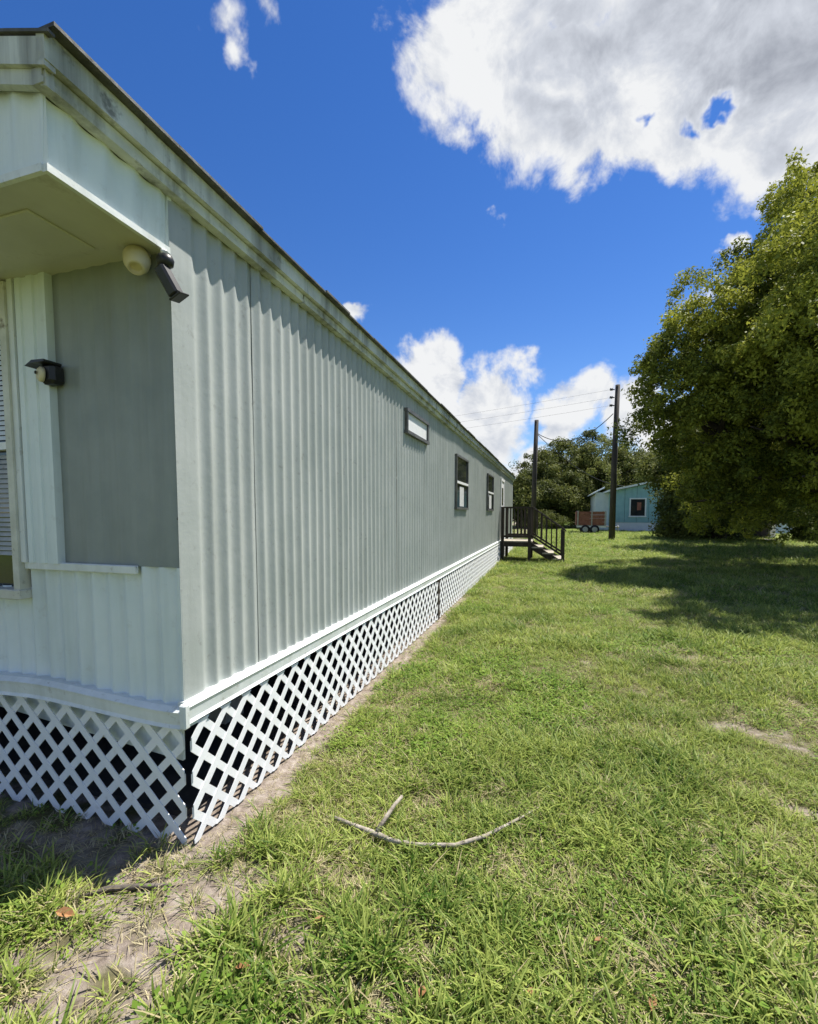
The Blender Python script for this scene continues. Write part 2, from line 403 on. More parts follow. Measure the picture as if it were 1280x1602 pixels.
def gmx(f, a, b_):
    q = n_.new('ShaderNodeMix'); q.data_type = 'RGBA'; l_.new(f, q.inputs[0]); l_.new(a, q.inputs[6]); l_.new(b_, q.inputs[7]); return q.outputs[2]
soil = grp(gnz(16, 8, .7), (.3, (.11, .086, .064)), (.5, (.26, .215, .178)), (.7, (.42, .37, .318)))
turf = grp(gnz(1.1, 8, .7), (.3, (.085, .125, .018)), (.5, (.13, .19, .028)), (.7, (.19, .24, .05)))
thatch = grp(gnz(30, 6, .7), (.3, (.06, .06, .024)), (.55, (.12, .115, .045)), (.75, (.19, .165, .08)))
dist = n_.new('ShaderNodeVectorMath'); dist.operation = 'LENGTH'; l_.new(gp.outputs['Position'], dist.inputs[0])
mr = n_.new('ShaderNodeMapRange'); mr.inputs[1].default_value = 7; mr.inputs[2].default_value = 22; l_.new(dist.outputs['Value'], mr.inputs[0])
gr = gmx(mr.outputs[0], thatch, turf)
ab = n_.new('ShaderNodeAttribute'); ab.attribute_name = 'bare'
m2 = n_.new('ShaderNodeMapRange'); m2.interpolation_type = 'SMOOTHSTEP'; m2.inputs[1].default_value = .18; m2.inputs[2].default_value = .62; l_.new(ab.outputs['Fac'], m2.inputs[0])
l_.new(gmx(m2.outputs[0], gr, soil), p_.inputs['Base Color'])
bu = n_.new('ShaderNodeBump'); bu.inputs['Strength'].default_value = .7; bu.inputs['Distance'].default_value = .02; l_.new(gnz(55, 8, .75), bu.inputs['Height']); l_.new(bu.outputs[0], p_.inputs['Normal'])
gm.materials.append(M)
tag(link(bpy.data.objects.new('ground', gm)), kind='structure')
# pale driveway beyond the shed
b = bmesh.new()
pr = [(G(1196, 847), G(1196, 838)), (G(1240, 846), G(1240, 838)), (G(1290, 846), G(1290, 838)), (Vector((40, 33, 0)), Vector((40, 40, 0)))]
pv = [(b.verts.new((p.x, p.y, .035)), b.verts.new((q.x, q.y, .035))) for p, q in pr]
for s0, s1 in zip(pv, pv[1:]): b.faces.new((s0[0], s1[0], s1[1], s0[1]))
tag(obj('driveway', b, 'concrete'), kind='structure')

# ------------------------------------------------------------------ mobile home
WX, YF, YE, XL = -1.54, 1.60, 19.1, -5.75               # side wall plane, front wall, far end, far side
YB = 1.12                                               # front of the overhanging brow
home = thing('mobile_home', 'long pale grey corrugated metal mobile home with white lattice skirting', 'mobile home', (WX, YF, 0))
home_inv = Matrix.Translation((-WX, -YF, 0))
def hp(name, b, material, parent=None, label=None):     # a part of the home, given in world metres
    b.transform(home_inv) if isinstance(b, bmesh.types.BMesh) else b.transform(home_inv)
    o = obj(name, b, material, parent or home)
    if label: o['label'] = label
    return o
def rib(u, depth=.017):                                 # 0 at a ridge, -depth in a valley; u in rib periods
    t = abs((u % 1.0) - .5) * 2                         # 1 at ridge, 0 at valley
    t = t ** 1.25
    return -depth * (1 - (t * t * (3 - 2 * t) * .45 + t * .55))
def corrugated(y0, y1, z0, z1, rows=9, seed=0, plane='side', flat_to=None, depth=.017, per=.1, ph=0.0, step=.1 / 14):
    r_ = random.Random(seed); n = max(2, int(round((y1 - y0) / step)))
    b = bmesh.new(); g = []
    for j in range(rows + 1):
        z = z0 + (z1 - z0) * j / rows; row = []
        for i in range(n + 1):
            y = y0 + (y1 - y0) * i / n
            d = rib((y - ph) / per, depth)
            if flat_to is not None: d *= float(smooth(flat_to - .03, flat_to + .02, y))
            d += (float(fbm(y * 2.1 + seed, z * 1.3, 2, 5)) - .5) * .009
            row.append(b.verts.new((WX + d, y, z) if plane == 'side' else (y, YF - d, z)))
        g.append(row)
    for j in range(rows):
        for i in range(n):
            f = b.faces.new((g[j][i], g[j][i + 1], g[j + 1][i + 1], g[j + 1][i])); f.smooth = True
    if plane != 'side': bmesh.ops.reverse_faces(b, faces=b.faces)
    if plane == 'side': bmesh.ops.reverse_faces(b, faces=b.faces); bmesh.ops.reverse_faces(b, faces=b.faces)
    return b
seams = [YF, 2.165] + [2.165 + 1.2 * k for k in range(1, 14)] + [YE]
for k, (y0, y1) in enumerate(zip(seams, seams[1:])):
    bb = corrugated(y0, y1 + (.008 if k < len(seams) - 2 else 0), .60, 2.83, seed=k, flat_to=1.735 if k == 0 else None, ph=.018, step=.1 / (14 if y0 < 8 else 10))
    bmesh.ops.translate(bb, vec=(.004 * (k % 2), 0, 0), verts=bb.verts)
    hp('siding_panel', bb, 'siding')
hp('shade_sheet', bx(XL + .02, WX - .16, YF + .15, YE - .06, -.03, .03), 'dark_under', label='added dark sheet deepening the shade under the floor')  # added dark sheet: its colour stands in for the shade below the floor
sr = random.Random(8)
for k in range(16):
    yy_ = 1.60 + .02 + sr.choice((0, .1, .2, .3, .5, .6, .9, 1.1)) + sr.uniform(-.01, .01); zz_ = sr.choice((1.46, 1.47, 1.5, 2.02, 2.05, .95, 2.22))
    hp('screw_head', lathe(bmesh.new(), [(0, .009), (.004, .008), (.006, .003)], (WX - .010, yy_, zz_ + sr.uniform(-.01, .01)), (1, 0, 0), 8), 'dark_frame')
# far side, far end
hp('far_side_wall', bx(XL - .03, XL, YF, YE, .0, 2.85), 'siding')
hp('end_wall', bx(XL, WX - .02, YE - .03, YE, .0, 2.9), 'siding')
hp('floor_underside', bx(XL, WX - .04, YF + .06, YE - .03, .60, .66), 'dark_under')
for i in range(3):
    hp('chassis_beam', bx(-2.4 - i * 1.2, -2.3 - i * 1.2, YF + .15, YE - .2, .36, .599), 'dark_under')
for k in range(6):
    for xx in (-2.35, -4.75):
        bb = bmesh.new()
        for q in range(2): box(bb, xx - .2, xx + .2, 2.6 + k * 2.9, 2.8 + k * 2.9, -.02 + q * .19, .17 + q * .19 - .004)
        hp('block_pier', bb, 'block')
# bowed roof
def roof_z(x, base=2.945): t_ = (WX - x) / 2.1; return base + .30 * (1 - (t_ - 1) ** 2)
xs = np.linspace(WX + .03, XL - .085, 25)
prof = [(x, roof_z(x)) for x in xs]
b = bmesh.new()
hp('roof', prism(prof + [(x, z - .03) for x, z in reversed(prof)], 'y', YB - .03, YE + .05, b), 'roof')
# dark roof edge lip on the long side and on the front
jr = random.Random(3)
b = bmesh.new()
yy = YB - .04
while yy < YE + .05:
    y2 = min(yy + jr.uniform(.35, .9), YE + .06); o_ = jr.uniform(-.004, .006)
    box(b, WX + .02, WX + .103 + o_, yy, y2, 2.940 + o_ * .5, 2.951 + o_); yy = y2
hp('roof_edge', b, 'roof_edge')
def bow_strip(za, zb, yf0, yf1, over=.0):
    q = [x for x in np.linspace(WX + .06 + over, XL - .06, 25)]
    return prism([(x, roof_z(x) + za) for x in q] + [(x, roof_z(x) + zb) for x in reversed(q)], 'y', yf0, yf1)
hp('roof_edge', bow_strip(-.001, .008, YB - .052, YB - .031, .035), 'roof_edge')
hp('fascia_board', bow_strip(-.088, -.008, YB - .045, YB - .012, .005), 'fascia')
hp('fascia_trim', bow_strip(-.135, -.089, YB - .03, YB - .005, -.012), 'fascia')
# side fascia: a board over a narrower trim, in lengths butted together
fy = [YB - .045, 2.62, 5.1, 7.6, 10.1, 12.6, 15.1, YE + .04]
for k, (a, c) in enumerate(zip(fy, fy[1:])):
    o_ = jr.uniform(-.003, .003)
    bb = bx(WX + .035, WX + .066 + o_, a, c - .003, 2.853 + o_, 2.937 + o_); hp('fascia_board', bb, 'fascia')
    bb = prism([(WX - .005, 2.852), (WX + .040, 2.852), (WX + .036, 2.826), (WX + .043, 2.820), (WX + .040, 2.806), (WX - .005, 2.806)], 'y', a + .01, c - .004)
    hp('fascia_trim', bb, 'fascia')
# brow: box overhang in front of the front wall
def brow_side(seed=1):
    b = bmesh.new(); n = 60; g = []
    for j in range(4):
        z = 2.588 + (2.806 - 2.588) * j / 3
        g.append([b.verts.new((WX - .012 + .012 * j / 3 + rib((YB + (YF - YB) * i / n) / .12, .012), YB + (YF - YB) * i / n, z)) for i in range(n + 1)])
    for j in range(3):
        for i in range(n): f = b.faces.new((g[j][i], g[j][i + 1], g[j + 1][i + 1], g[j + 1][i])); f.smooth = True
    b.faces.new((g[0][n], b.verts.new((WX - .02, YF, 2.588)), b.verts.new((WX - .02, YF, 2.806)), g[3][n]))
    return b
hp('brow_side_panel', brow_side(), 'white_siding')
hp('corner_trim', bx(WX - .03, WX - .0008, YF - .0006, YF + .02, 2.575, 2.82), 'white_siding')
b = bmesh.new(); n = 420; g = []
for j in range(2):
    row = []
    for i in range(n + 1):
        x = WX - .004 - (WX - .004 - XL) * i / n
        row.append(b.verts.new((x, YB - rib(x / .12, .014), 2.588 if j == 0 else roof_z(min(x, WX)) - .11)))
    g.append(row)
for i in range(n): f = b.faces.new((g[0][i + 1], g[0][i], g[1][i], g[1][i + 1])); f.smooth = True
hp('brow_front_panel', b, 'white_siding')
hp('soffit', bx(XL, WX - .014, YB + .006, YF + .05, 2.592, 2.606), 'soffit')
hp('soffit_hatch', bx(-3.3, WX - .28, YB + .12, YF - .10, 2.583, 2.592, bev=.003), 'soffit')
hp('soffit_edge', bx(WX - .016, WX + .002, YB - .006, YF + .004, 2.576, 2.600), 'trim')
hp('soffit_edge', bx(XL, WX - .0165, YB - .012, YB + .004, 2.576, 2.600), 'trim')
# front wall pieces
fr = lambda *a, **k: corrugated(*a, plane='front', **k)
hp('front_siding_panel', fr(-2.45, WX, .62, 1.262, rows=4, seed=31, depth=.024, ph=-2.45), 'white_siding')
hp('front_siding_panel', fr(-3.6, -2.452, .62, 1.135, rows=4, seed=32, depth=.02, ph=-2.452), 'white_siding')
hp('front_siding_panel', fr(XL, -3.602, .62, 2.60, rows=6, seed=33, depth=.012), 'white_siding')
hp('grey_panel', fr(-2.235, WX, 1.262, 2.60, rows=6, seed=34, depth=.007, ph=.03), 'grey_panel', label='flat grey painted panel')
b = bmesh.new(); xr = [-2.42, -2.415, -2.385, -2.38, -2.345, -2.34, -2.305, -2.30, -2.265, -2.26, -2.222]
yr = [.022, .030, .030, .022, .022, .030, .030, .022, .022, .030, .030]
hp('ribbed_strip', prism([(x, YF - y) for x, y in zip(xr, yr)] + [(-2.222, YF + .01), (-2.42, YF + .01)], 'z', 1.262, 2.595, b), 'white_siding')
hp('window_casing', bx(-2.462, -2.428, YF - .034, YF + .02, 1.262, 2.595), 'trim')
hp('ledge_trim', bx(-2.462, -1.765, YF - .022, YF - .0005, 1.228, 1.266, bev=.004), 'trim')
# front window with blinds
wf = hp('window_frame', bx(-2.505, -2.463, YF - .045, YF + .05, 1.118, 2.58), 'old_frame')
hp('window_sill', bx(-3.6, -2.455, YF - .055, YF + .04, 1.080, 1.128, bev=.004), 'old_frame')
hp('window_frame', bx(-3.6, -3.56, YF - .045, YF + .05, 1.128, 2.58), 'old_frame')
hp('window_frame', bx(-3.559, -2.506, YF - .03, YF + .05, 2.545, 2.585), 'old_frame')
hp('meeting_rail', bx(-3.559, -2.506, YF - .025, YF + .02, 1.81, 1.845), 'white_plastic')
hp('window_pane', bx(-3.559, -2.506, YF + .006, YF + .009, 1.846, 2.544), 'glass_clear' if 'glass_clear' in MT else 'glass')
hp('window_pane', bx(-3.559, -2.506, YF + .016, YF + .019, 1.129, 1.809), 'glass')
def blind(z0, z1):
    b = bmesh.new(); z = z0
    while z < z1:
        v = [b.verts.new(p) for p in ((-3.55, YF - .004, z), (-2.52, YF - .004, z), (-2.52, YF + .003, z + .021), (-3.55, YF + .003, z + .021))]
        b.faces.new(v); z += .024
    return b
tag(hp('window_blind', blind(1.86, 2.53), 'blind'), 'white horizontal slat blind', kind='stuff')
def blind2():
    b = bmesh.new(); z = 1.29
    while z < 1.79:
        v = [b.verts.new(p) for p in ((-3.55, YF + .004, z), (-2.52, YF + .004, z), (-2.52, YF + .013, z + .019), (-3.55, YF + .013, z + .019))]
        b.faces.new(v); z += .024
    return b
tag(hp('window_blind', blind2(), 'frame_metal'), 'dim slat blind in the lower sash', kind='stuff')
# belt trim: side and slightly wavy front
bel = [(WX - .02, .668), (WX + .014, .672), (WX + .040, .652), (WX + .034, .636), (WX + .030, .592), (WX + .040, .578), (WX - .02, .574)]
by = [YF - .012, 4.3, 7.9, 11.5, 15.1, YE]
for a, c in zip(by, by[1:]): hp('belt_trim', prism(bel, 'y', a, c - .003), 'trim')
b = bmesh.new(); n = 60; rings = []
belf = [(.05, .662), (-.012, .666), (-.036, .648), (-.032, .632), (-.028, .590), (-.036, .576), (.05, .572)]
for i in range(n + 1):
    x = WX + .028 - (WX + .028 - XL) * i / n; s_ = WX - x
    dz = -.018 * math.exp(-((s_ - .05) / .25) ** 2) + .030 * math.exp(-((s_ - .85) / .35) ** 2) - .01 * math.sin(s_ * 3)
    dy = -.03 * math.exp(-((s_ - 1.2) / .5) ** 2)
    rings.append([b.verts.new((x, YF + p[0] + dy, p[1] + dz)) for p in belf])
for r0, r1 in zip(rings, rings[1:]):
    for k in range(len(belf)): b.faces.new((r0[k], r0[(k + 1) % 7], r1[(k + 1) % 7], r1[k]))
b.faces.new(rings[0]); b.faces.new(rings[-1][::-1]); bmesh.ops.recalc_face_normals(b, faces=b.faces)
hp('belt_trim', b, 'trim')
hp('belt_cap', bx(WX + .012, WX + .046, YF - .046, YF - .012, .562, .672, bev=.006), 'trim')
# board behind the front lattice
b = bmesh.new()
hp('skirt_board', prism([(WX - .06, .60), (XL + .3, .60), (XL + .3, .52), (-3.2, .50), (WX - .06, .365)], 'y', YF + .045, YF + .06, b), 'white_siding')
# lattice skirting, slat by slat
def clip(poly, x0, x1, z0, z1):
    for ax, lim, sg in ((0, x0, 1), (0, x1, -1), (1, z0, 1), (1, z1, -1)):
        out = []
        for i in range(len(poly)):
            p, q = poly[i], poly[(i + 1) % len(poly)]
            ip, iq = sg * (p[ax] - lim) >= 0, sg * (q[ax] - lim) >= 0
            if ip: out.append(p)
            if ip != iq:
                t_ = (lim - p[ax]) / (q[ax] - p[ax]); out.append((p[0] + t_ * (q[0] - p[0]), p[1] + t_ * (q[1] - p[1])))
        poly = out
        if not poly: return []
    return poly
lr = random.Random(11)
def lattice(u0, u1, z0, z1, place, pitch=.158, wd=.036, limit=None, ph=0.0):
    """45 degree slats in two layers; place(poly, layer) -> bmesh; slats past limit are joined"""
    far = bmesh.new()
    for lay, sg in ((0, 1), (1, -1)):
        k0 = int(math.floor((u0 - 1 - ph) / pitch)); k1 = int(math.ceil((u1 + 1 - ph) / pitch))
        for k in range(k0, k1):
            c = ph + k * pitch + lr.uniform(-.004, .004); w = wd * 1.4142 / 2 * lr.uniform(.95, 1.05); H = 1.2
            poly = [(c - w, 0), (c + w, 0), (c + w + sg * H, H), (c - w + sg * H, H)]
            poly = [(p[0] - sg * .3, p[1] - .3) for p in poly]
            poly = clip(poly, u0, u1, z0, z1)
            if len(poly) < 3: continue
            ar = abs(sum(poly[i][0] * poly[(i + 1) % len(poly)][1] - poly[(i + 1) % len(poly)][0] * poly[i][1] for i in range(len(poly)))) / 2
            if ar < .0006: continue
            if limit is not None and c > limit: place(poly, lay, far)
            else: hp('lattice_slat', place(poly, lay, None), 'lattice')
    if len(far.verts): tag(hp('lattice_slats', far, 'lattice'), 'lattice skirting with slats too fine to pick apart', kind='stuff')
    else: far.free()
side_pl = lambda o_: (lambda poly, lay, b: prism(poly, 'x', WX - .004 + o_ - lay * .0058, WX + .001 + o_ - lay * .0058, b))
lattice(1.606, 6.22, .012, .566, side_pl(.030), limit=5.6, ph=.02)
lattice(6.33, 14.3, .012, .566, side_pl(.029), limit=0, ph=.05)
lattice(14.36, YE - .05, .012, .566, side_pl(.028), limit=0, ph=.03)
frp = lambda poly, lay, b: prism(poly, 'y', YF + .004 - lay * .0058, YF + .009 - lay * .0058, b)
lattice(-3.35, WX - .012, -.004, .585, frp, ph=.035)
lattice(XL, -3.36, -.004, .585, frp, limit=-100, ph=.035)
hp('skirt_post', bx(WX - .02, WX + .034, 6.235, 6.315, -.02, .575), 'deck_wood', label='dark post between lattice panels')
# windows and door on the long side
def side_window(y0, y1, z0, z1, rail=True, pane='glass'):
    f = bmesh.new(); t_ = .035
    box(f, WX - .02, WX + .032, y0, y0 + t_, z0, z1); box(f, WX - .02, WX + .032, y1 - t_, y1, z0, z1)
    box(f, WX - .02, WX + .036, y0 - .01, y1 + .01, z1, z1 + t_); box(f, WX - .02, WX + .038, y0 - .01, y1 + .01, z0 - t_, z0)
    w = hp('window', f, 'dark_frame')
    if rail:
        zm = (z0 + z1) / 2
        hp('pane', bx(WX - .01, WX + .010, y0 + t_, y1 - t_, zm + .02, z1), 'glass', w)
        hp('pane', bx(WX - .01, WX + .016, y0 + t_, y1 - t_, z0, zm - .02), 'glass', w)
        hp('meeting_rail', bx(WX - .01, WX + .034, y0 + t_, y1 - t_, zm - .02, zm + .02), 'white_plastic', w)
        hp('curtain', bx(WX + .0165, WX + .018, y0 + .32, y1 - .40, z0 + .02, zm - .06), 'curtain', w)
    else:
        hp('pane', bx(WX - .01, WX + .012, y0 + t_, y1 - t_, z0, z1), pane, w)
    return w
side_window(4.80, 5.70, 2.40, 2.60, False, 'white_plastic')
side_window(7.5, 8.6, 1.60, 2.44)
side_window(11.35, 12.5, 1.60, 2.44)
f = bmesh.new(); box(f, WX - .02, WX + .03, 14.42, 14.50, .68, 2.50); box(f, WX - .02, WX + .03, 15.34, 15.42, .68, 2.50); box(f, WX - .02, WX + .033, 14.42, 15.42, 2.50, 2.58)
hp('door_frame', f, 'white_plastic')
dr = hp('door', bx(WX - .01, WX + .012, 14.5, 15.34, .68, 2.50), 'white_plastic')
hp('door_handle', bx(WX + .012, WX + .05, 14.57, 14.63, 1.5, 1.56, bev=.01), 'frame_metal', dr)
hp('door_pane', bx(WX + .01, WX + .016, 14.72, 15.12, 1.75, 2.30), 'glass', dr)

# ------------------------------------------------------------------ lamps and camera at the corner
t_ = thing('outdoor_lamp', 'cream cup-shaped lamp under the soffit by the trailer corner', 'lamp', (-1.675, YF, 2.57))
b = lathe(bmesh.new(), [(0, .024), (.012, .044), (.035, .052), (.07, .048), (.10, .034), (.108, .024), (.09, .02)], (0, -.03, .012), (.35, -.45, -.82)); obj('lamp_shade', b, 'cream', t_)
b = lathe(bmesh.new(), [(0, .034), (.02, .036), (.05, .022)], (0, .006, .03), (0, -1, -.25)); obj('mount', b, 'white_plastic', t_)
t_ = thing('security_camera', 'black security camera on the trailer corner below the brow', 'camera', (WX + .008, YF, 2.50))
b = tube(bmesh.new(), [(-.02, -.012, .075), (.0, -.04, .062), (.022, -.05, .045)], .012); obj('bracket', b, 'white_plastic', t_)
b = lathe(bmesh.new(), [(-.026, .018), (-.018, .03), (.002, .034), (.02, .026), (.026, .012)], (.018, -.05, .018), (.1, -.1, 1)); obj('ball_mount', b, 'black_plastic', t_)
b = bx(-.024, .024, -.026, .026, -.075, .05, bev=.009)
bmesh.ops.rotate(b, cent=(0, 0, 0), matrix=Matrix.Rotation(R(-24), 3, 'Y') @ Matrix.Rotation(R(14), 3, 'X'), verts=b.verts); bmesh.ops.translate(b, vec=(.03, -.055, -.055), verts=b.verts)
bd = obj('camera_body', b, 'black_plastic', t_)
b = bx(-.027, .034, -.030, .030, -.084, -.075, bev=.003)
bmesh.ops.rotate(b, cent=(0, 0, 0), matrix=Matrix.Rotation(R(-24), 3, 'Y') @ Matrix.Rotation(R(14), 3, 'X'), verts=b.verts); bmesh.ops.translate(b, vec=(.034, -.055, -.056), verts=b.verts)
obj('hood', b, 'black_plastic', bd)
t_ = thing('motion_sensor_light', 'small black hooded light with cream face on the ribbed white strip', 'light', (-2.20, YF - .012, 2.13))
b = bx(-.035, .05, -.055, .012, -.045, .045, bev=.016); obj('housing', b, 'black_plastic', t_)
b = prism([(-.075, .030), (-.03, .052), (.045, .05), (.045, .040), (-.03, .040)], 'y', -.085, -.005); obj('hood', b, 'black_plastic', t_)
b = lathe(bmesh.new(), [(0, .034), (.012, .033), (.02, .022)], (-.012, -.05, -.004), (-.35, -1, 0)); fc = obj('face', b, 'cream', t_)
b = lathe(bmesh.new(), [(0, .008), (.006, .006)], (-.022, -.072, .0), (-.35, -1, 0)); obj('sensor_eye', b, 'black_plastic', fc)

# ------------------------------------------------------------------ porch with steps
PY0, PY1, PX1, SX1, PZ = 14.32, 15.62, -.60, .36, .66
po = thing('wooden_porch', 'dark weathered wooden porch with railings and three steps at the trailer door', 'porch', (WX, PY0, 0))
pin = Matrix.Translation((-WX, -PY0, 0))
def pp(name, b, material, parent=None): b.transform(pin); return obj(name, b, material, parent or po)
for k in range(9):
    y0 = PY0 + k * (PY1 - PY0) / 9
    pp('deck_board', bx(WX + .04, PX1 + .03, y0 + .004, y0 + .138, PZ - .035, PZ), 'tread_wood')
for y in (PY0, PY1 - .04): pp('rim_joist', bx(WX + .04, PX1, y, y + .04, PZ - .175, PZ - .037), 'deck_wood')
pp('rim_joist', bx(PX1 - .04, PX1, PY0 + .042, PY1 - .042, PZ - .175, PZ - .037), 'deck_wood')
for y in (PY0 - .092, PY1 + .002):
    for x in (WX + .05, PX1 - .09, SX1 - .09):
        top = PZ + 1.0 if x < SX1 - .2 else .98
        pp('post', bx(x, x + .09, y, y + .09, -.03, top), 'deck_wood')
    yc = y + .045
    pp('hand_rail', bx(WX + .05, PX1 + .02, yc - .06, yc + .06, PZ + 1.0, PZ + 1.04), 'deck_wood')
    pp('bottom_rail', bx(WX + .14, PX1 - .09, yc - .02, yc + .02, PZ + .10, PZ + .17), 'deck_wood')
    zt = lambda x: PZ + 1.0 + (x - PX1) / (SX1 - PX1) * (.98 - PZ - 1.0)
    pp('hand_rail', prism([(PX1 + .02, zt(PX1 + .02) + .012), (SX1 + .04, zt(SX1 + .04)), (SX1 + .04, zt(SX1 + .04) + .05), (PX1 + .02, zt(PX1 + .02) + .055)], 'y', yc - .06, yc + .06), 'deck_wood')
    pp('bottom_rail', prism([(PX1, zt(PX1) - .86), (SX1 - .09, zt(SX1 - .09) - .80), (SX1 - .09, zt(SX1 - .09) - .73), (PX1, zt(PX1) - .79)], 'y', yc - .02, yc + .02), 'deck_wood')
    for k in range(6):
        x = WX + .14 + (k + .7) * (PX1 - .09 - WX - .14) / 6.4
        pp('baluster', bx(x - .018, x + .018, yc - .018, yc + .018, PZ + .17, PZ + 1.0), 'deck_wood')
    for k in range(5):
        x = PX1 + (k + .9) * (SX1 - .09 - PX1) / 5.8
        pp('baluster', bx(x - .018, x + .018, yc - .018, yc + .018, zt(x) - .77, zt(x) + .02), 'deck_wood')
    ys = PY0 + .03 if y < PY0 else PY1 - .07
    pp('stringer', prism([(PX1, PZ - .25), (PX1, PZ - .04), (SX1 - .12, .12), (SX1 + .0, -.02), (SX1 - .25, -.02)], 'y', ys, ys + .04), 'deck_wood')
for k in range(3):
    x0 = PX1 + .02 + k * .31; z = PZ - .17 * (k + 1)
    pp('tread', bx(x0, x0 + .33, PY0 - .0, PY1, z - .04, z), 'tread_wood')

# ------------------------------------------------------------------ utility poles and cables
def pole(px, py_base, py_top, label, rb, rt_, ins=0):
    g = G(px, py_base); dep = (g - Vector((0, 0, CAM_H))).dot(FW); topz = CAM_H + (803 - py_top) / FOC * dep
    t_ = thing('utility_pole', label, 'utility pole', (g.x, g.y, 0), 'utility poles behind the porch')
    b = tube(bmesh.new(), [(0, 0, -.2), (.02, 0, topz * .5), (.09, 0.02, topz)], [rb, (rb + rt_) / 2, rt_], 12); obj('shaft', b, 'pole_wood', t_)
    for k in range(ins):
        z = topz - .25 - .42 * k
        b = lathe(bmesh.new(), [(0, .03), (.10, .03), (.11, .07), (.15, .07), (.16, .04), (.19, .07), (.23, .07), (.24, .02)], (-rt_ * .6, -.05, z), (-1, -.25, .08), 10); obj('insulator', b, 'insulator', t_)
    return g, topz
p1, z1 = pole(957, 846, 607, 'tall dark utility pole beside the blue house, with insulators near its top', .17, .12, 3)
p2, z2 = pole(834, 842, 660, 'bare dark utility pole standing behind the wooden porch', .15, .12)
def wire(name, a, c, sag, label, r_=.012, group=None):
    a, c = Vector(a), Vector(c); pts = []
    for k in range(25):
        q = k / 24; p = a.lerp(c, q); p.z -= sag * 4 * q * (1 - q); pts.append(p)
    tag(obj(name, tube(bmesh.new(), pts, r_, 5), 'cable'), label, 'cable', group)
for k in range(3):
    wire('power_line', (p1.x - .27, p1.y - .1, z1 - .25 - .42 * k), (-34, 33, 7.2 - .42 * k), .5, 'thin power line running from the insulators over the trailer roof', .0045, 'power lines from the insulators')
wire('service_cable', (p1.x - .1, p1.y, z1 - 1.5), (p2.x + .1, p2.y, z2 - .75), .9, 'sagging service cable strung between the two utility poles', .022)
hb = AT(985, 762, 41.0)
wire('drop_cable', (p2.x + .12, p2.y, z2 - .8), (hb.x, 41.2, 3.7), .8, 'cable dropping from the bare pole to the blue house roof', .018)

# ------------------------------------------------------------------ blue house
HY = 41.0
hl, hr = AT(958, 832, HY).x, AT(1100, 832, HY).x + 3
house = thing('blue_house', 'pale blue house with low pitched roof and white skirting', 'house', (hl, HY, 0))
hin = Matrix.Translation((-hl, -HY, 0))
def bp(name, b, material, parent=None): b.transform(hin); return obj(name, b, material, parent or house)
zl, zr = AT(962, 768, HY).z, AT(1040, 752, HY).z
apex = hl + 6.2; za = zl + (zr - zl) / (AT(1040, 752, HY).x - hl) * 6.2
nb = 14
gz = lambda x: zl + (za - zl) * (1 - abs(x - apex) / 6.2)
for k in range(nb):                                     # vertical wall panels, butted
    a = hl + 12.4 * k / nb; c = hl + 12.4 * (k + 1) / nb
    bp('wall_panel', prism([(a, .75), (c - .02, .75), (c - .02, gz(c - .02)), (a, gz(a))], 'y', HY, HY + .12 + .004 * (k % 2)), 'blue_wall')
bp('skirting', bx(hl, hl + 12.4, HY + .03, HY + .1, -.05, .75), 'blue_white')
bp('corner_trim', bx(hl - .06, hl + .10, HY - .02, HY + .12, 0, zl), 'blue_white')
bp('roof', prism([(hl - .4, zl - .06), (apex, za + .06), (hl + 12.8, zl - .06), (hl + 12.8, zl + .08), (apex, za + .22), (hl - .4, zl + .08)], 'y', HY - .35, HY + 9), 'blue_white')
bp('side_wall', bx(hl, hl + .1, HY + .125, HY + 8.8, 0, zl - .02), 'blue_wall')
bp('back_wall', bx(hl + .1, hl + 12.4, HY + 8.7, HY + 8.8, 0, zl), 'blue_wall')
wc, wz0, wz1 = AT(998, 790, HY).x, AT(998, 807, HY).z, AT(998, 781, HY).z
ff = bmesh.new()
for q in ((wc - .62, wc - .52, wz0, wz1), (wc + .52, wc + .62, wz0, wz1), (wc - .62, wc + .62, wz1, wz1 + .1), (wc - .66, wc + .66, wz0 - .1, wz0)):
    box(ff, q[0], q[1], HY - .06, HY + .02, q[2], q[3])
w = bp('window', ff, 'blue_white'); bp('pane', bx(wc - .52, wc + .52, HY - .03, HY + .01, wz0, wz1), 'glass', w)
bp('curtain', bx(wc - .05, wc + .25, HY - .036, HY - .031, wz0 + .45, wz1 - .25), 'red_boards', w)
# white wing on the left
a0 = AT(931, 800, HY + 3).x; zw = AT(931, 775, HY + 3).z
bp('wing_wall', bx(a0, hl - .002, HY + 3, HY + 3.12, 0, zw + .25), 'blue_white')
bp('wing_roof', prism([(a0 - .3, zw + .05), (hl - .41, zw + .62), (hl - .41, zw + .74), (a0 - .3, zw + .17)], 'y', HY + 2.6, HY + 8.6), 'blue_white')
bp('wing_side', bx(a0, a0 + .1, HY + 3.121, HY + 8.5, 0, zw + .05), 'blue_white')

